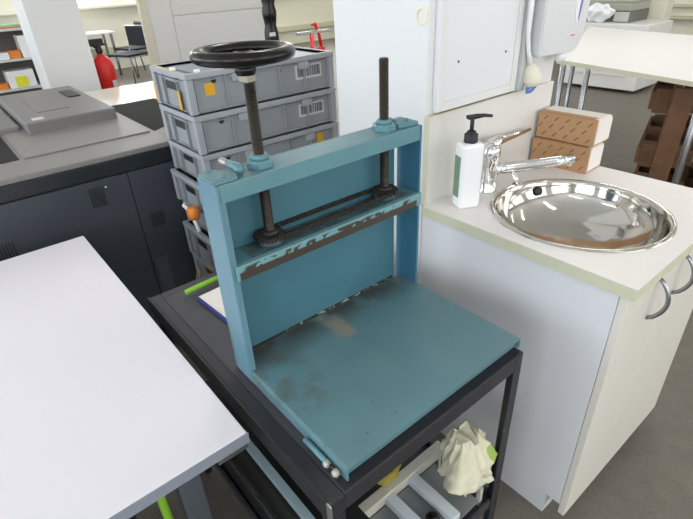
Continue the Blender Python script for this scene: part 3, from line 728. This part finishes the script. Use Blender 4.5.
# white copier
t = thing('copier', 'white office copier with drawers on the floor beyond the long table', 'copier', (6.9, 2.8, 0))
B(6.6, 7.3, 2.32, 3.35, .04, .80, bev=.01).build('cabinet', white_plastic, t)
for z in (.20, .36, .52): 
    d = B(6.585, 6.6, 2.45, 3.25, z, z+.145, bev=.004).build('drawer', white_plastic, t)
    B(6.578, 6.585, 2.75, 2.95, z+.09, z+.115).build('handle', grey_p, d)
B(6.80, 7.3, 2.64, 3.33, .80, .93, bev=.01).build('output_bay', mat('copier_grey', '#6e6f68', .5), t)
B(6.78, 7.3, 2.64, 3.35, .93, 1.02, bev=.01).build('scanner', mat('copier_midgrey', '#a5a69b', .5), t)
B(6.82, 7.28, 2.64, 3.3, 1.02, 1.16, bev=.02).build('feeder', mat('copier_pale', '#b8b8ae', .5), t)
B(6.77, 6.80, 2.66, 2.84, .81, .92, bev=.004).build('cover', grey_p, t)
t = thing('glint_bundle', 'added bluish white bundle lying on the copier beside the dispenser', 'bundle', (6.68, 3.0, .8))
g = bmesh.new(); bmesh.ops.create_icosphere(g, subdivisions=4, radius=1)  # lumpy shape added in place of a bright patch of reflected light
for v in g.verts:
    k = 1+.14*math.sin(6*v.co.x+4*v.co.z)+.12*math.sin(8*v.co.y+5*v.co.z+2)
    v.co = Vector((6.68+.07*v.co.x*k, 3.0+.17*v.co.y*k, .915+.10*v.co.z*k))
MB().merge(g, 0, True).build('glint_blob', mat('shiny_white', '#f2f8ff', .15, coat=.5), t)
struct(B(7.4, 7.62, 2.48, 2.71, 0, 3.0, bev=.01).build('wall_column', cream_wall))

# ------------------------------------------------------------ ceiling lights
tube_m = emit('fluorescent', '#fff8ea', 7.0)
for ix, x in enumerate((-1.2, 1.2, 3.6, 6.2)):
    for iy, y in enumerate((-1.2, 1.4, 4.0, 6.8, 9.4)):
        t = thing('ceiling_light', 'long fluorescent ceiling light', 'lamp', (x, y, 2.92), 'fluorescent ceiling lights')
        B(-.08, .08, -.62, .62, .03, .08, bev=.004).build('housing', white_plastic, t, local=True)
        for dx in (-.04, .04): MB().cyl((dx, -.59, .012), (dx, .59, .012), .013, n=10).build('tube', tube_m, t, local=True)

# ------------------------------------------------------------ light and camera
def area(loc, rot, sx, sy, e, c):
    l = bpy.data.lights.new('window_daylight', 'AREA'); l.shape = 'RECTANGLE'; l.size = sx; l.size_y = sy; l.energy = e; l.color = c
    o = bpy.data.objects.new('window_daylight', l); C.objects.link(o); o.location = loc; o.rotation_euler = rot; return o
for a, b in left_open: area((-2.93, (a+b)/2, 1.78), (0, -PI/2, 0), 1.6, b-a-.1, 36, (.86, .93, 1))
for a, b in front_open: area(((a+b)/2, -2.93, 1.78), (PI/2, 0, 0), b-a-.1, 1.6, 22, (1, .96, .9))
for a, b in back_open: area(((a+b)/2, 10.72, 1.85), (-PI/2, 0, 0), b-a-.1, 1.3, 45, (.95, .98, 1))
for x in (1.2, 3.6, 6.2):
    for y in (1.4, 5.4, 9.0):
        l = bpy.data.lights.new('ceiling_lamp', 'AREA'); l.shape = 'RECTANGLE'; l.size = .3; l.size_y = 1.2; l.energy = 20; l.color = (1, .97, .93)
        o = bpy.data.objects.new('ceiling_lamp', l); C.objects.link(o); o.location = (x, y, 2.88)
w = bpy.data.worlds.new('World'); bpy.context.scene.world = w; w.use_nodes = True
w.node_tree.nodes['Background'].inputs[0].default_value = (.86, .93, 1, 1); w.node_tree.nodes['Background'].inputs[1].default_value = 2.2
cam = bpy.data.cameras.new('camera'); co = bpy.data.objects.new('camera', cam); C.objects.link(co)
R = Vector((0.76730319, -0.63979874, -0.04362776)); U = Vector((0.3538944, 0.36572249, 0.86081695)); F = Vector((0.53479394, 0.67594721, -0.50704123))
M = Matrix((R, U, -F)).transposed().to_4x4(); M.translation = Vector((-0.24347593, -0.31799879, 1.51044026)); co.matrix_world = M
cam.sensor_width = 36; cam.lens = 36*489.61/693; cam.clip_start = .02; cam.clip_end = 60
sc = bpy.context.scene; sc.camera = co
sc.view_settings.view_transform = 'Standard'; sc.view_settings.look = 'None'; sc.view_settings.gamma = 1; sc.view_settings.exposure = -.08
sc.cycles.max_bounces = 6; sc.cycles.diffuse_bounces = 4
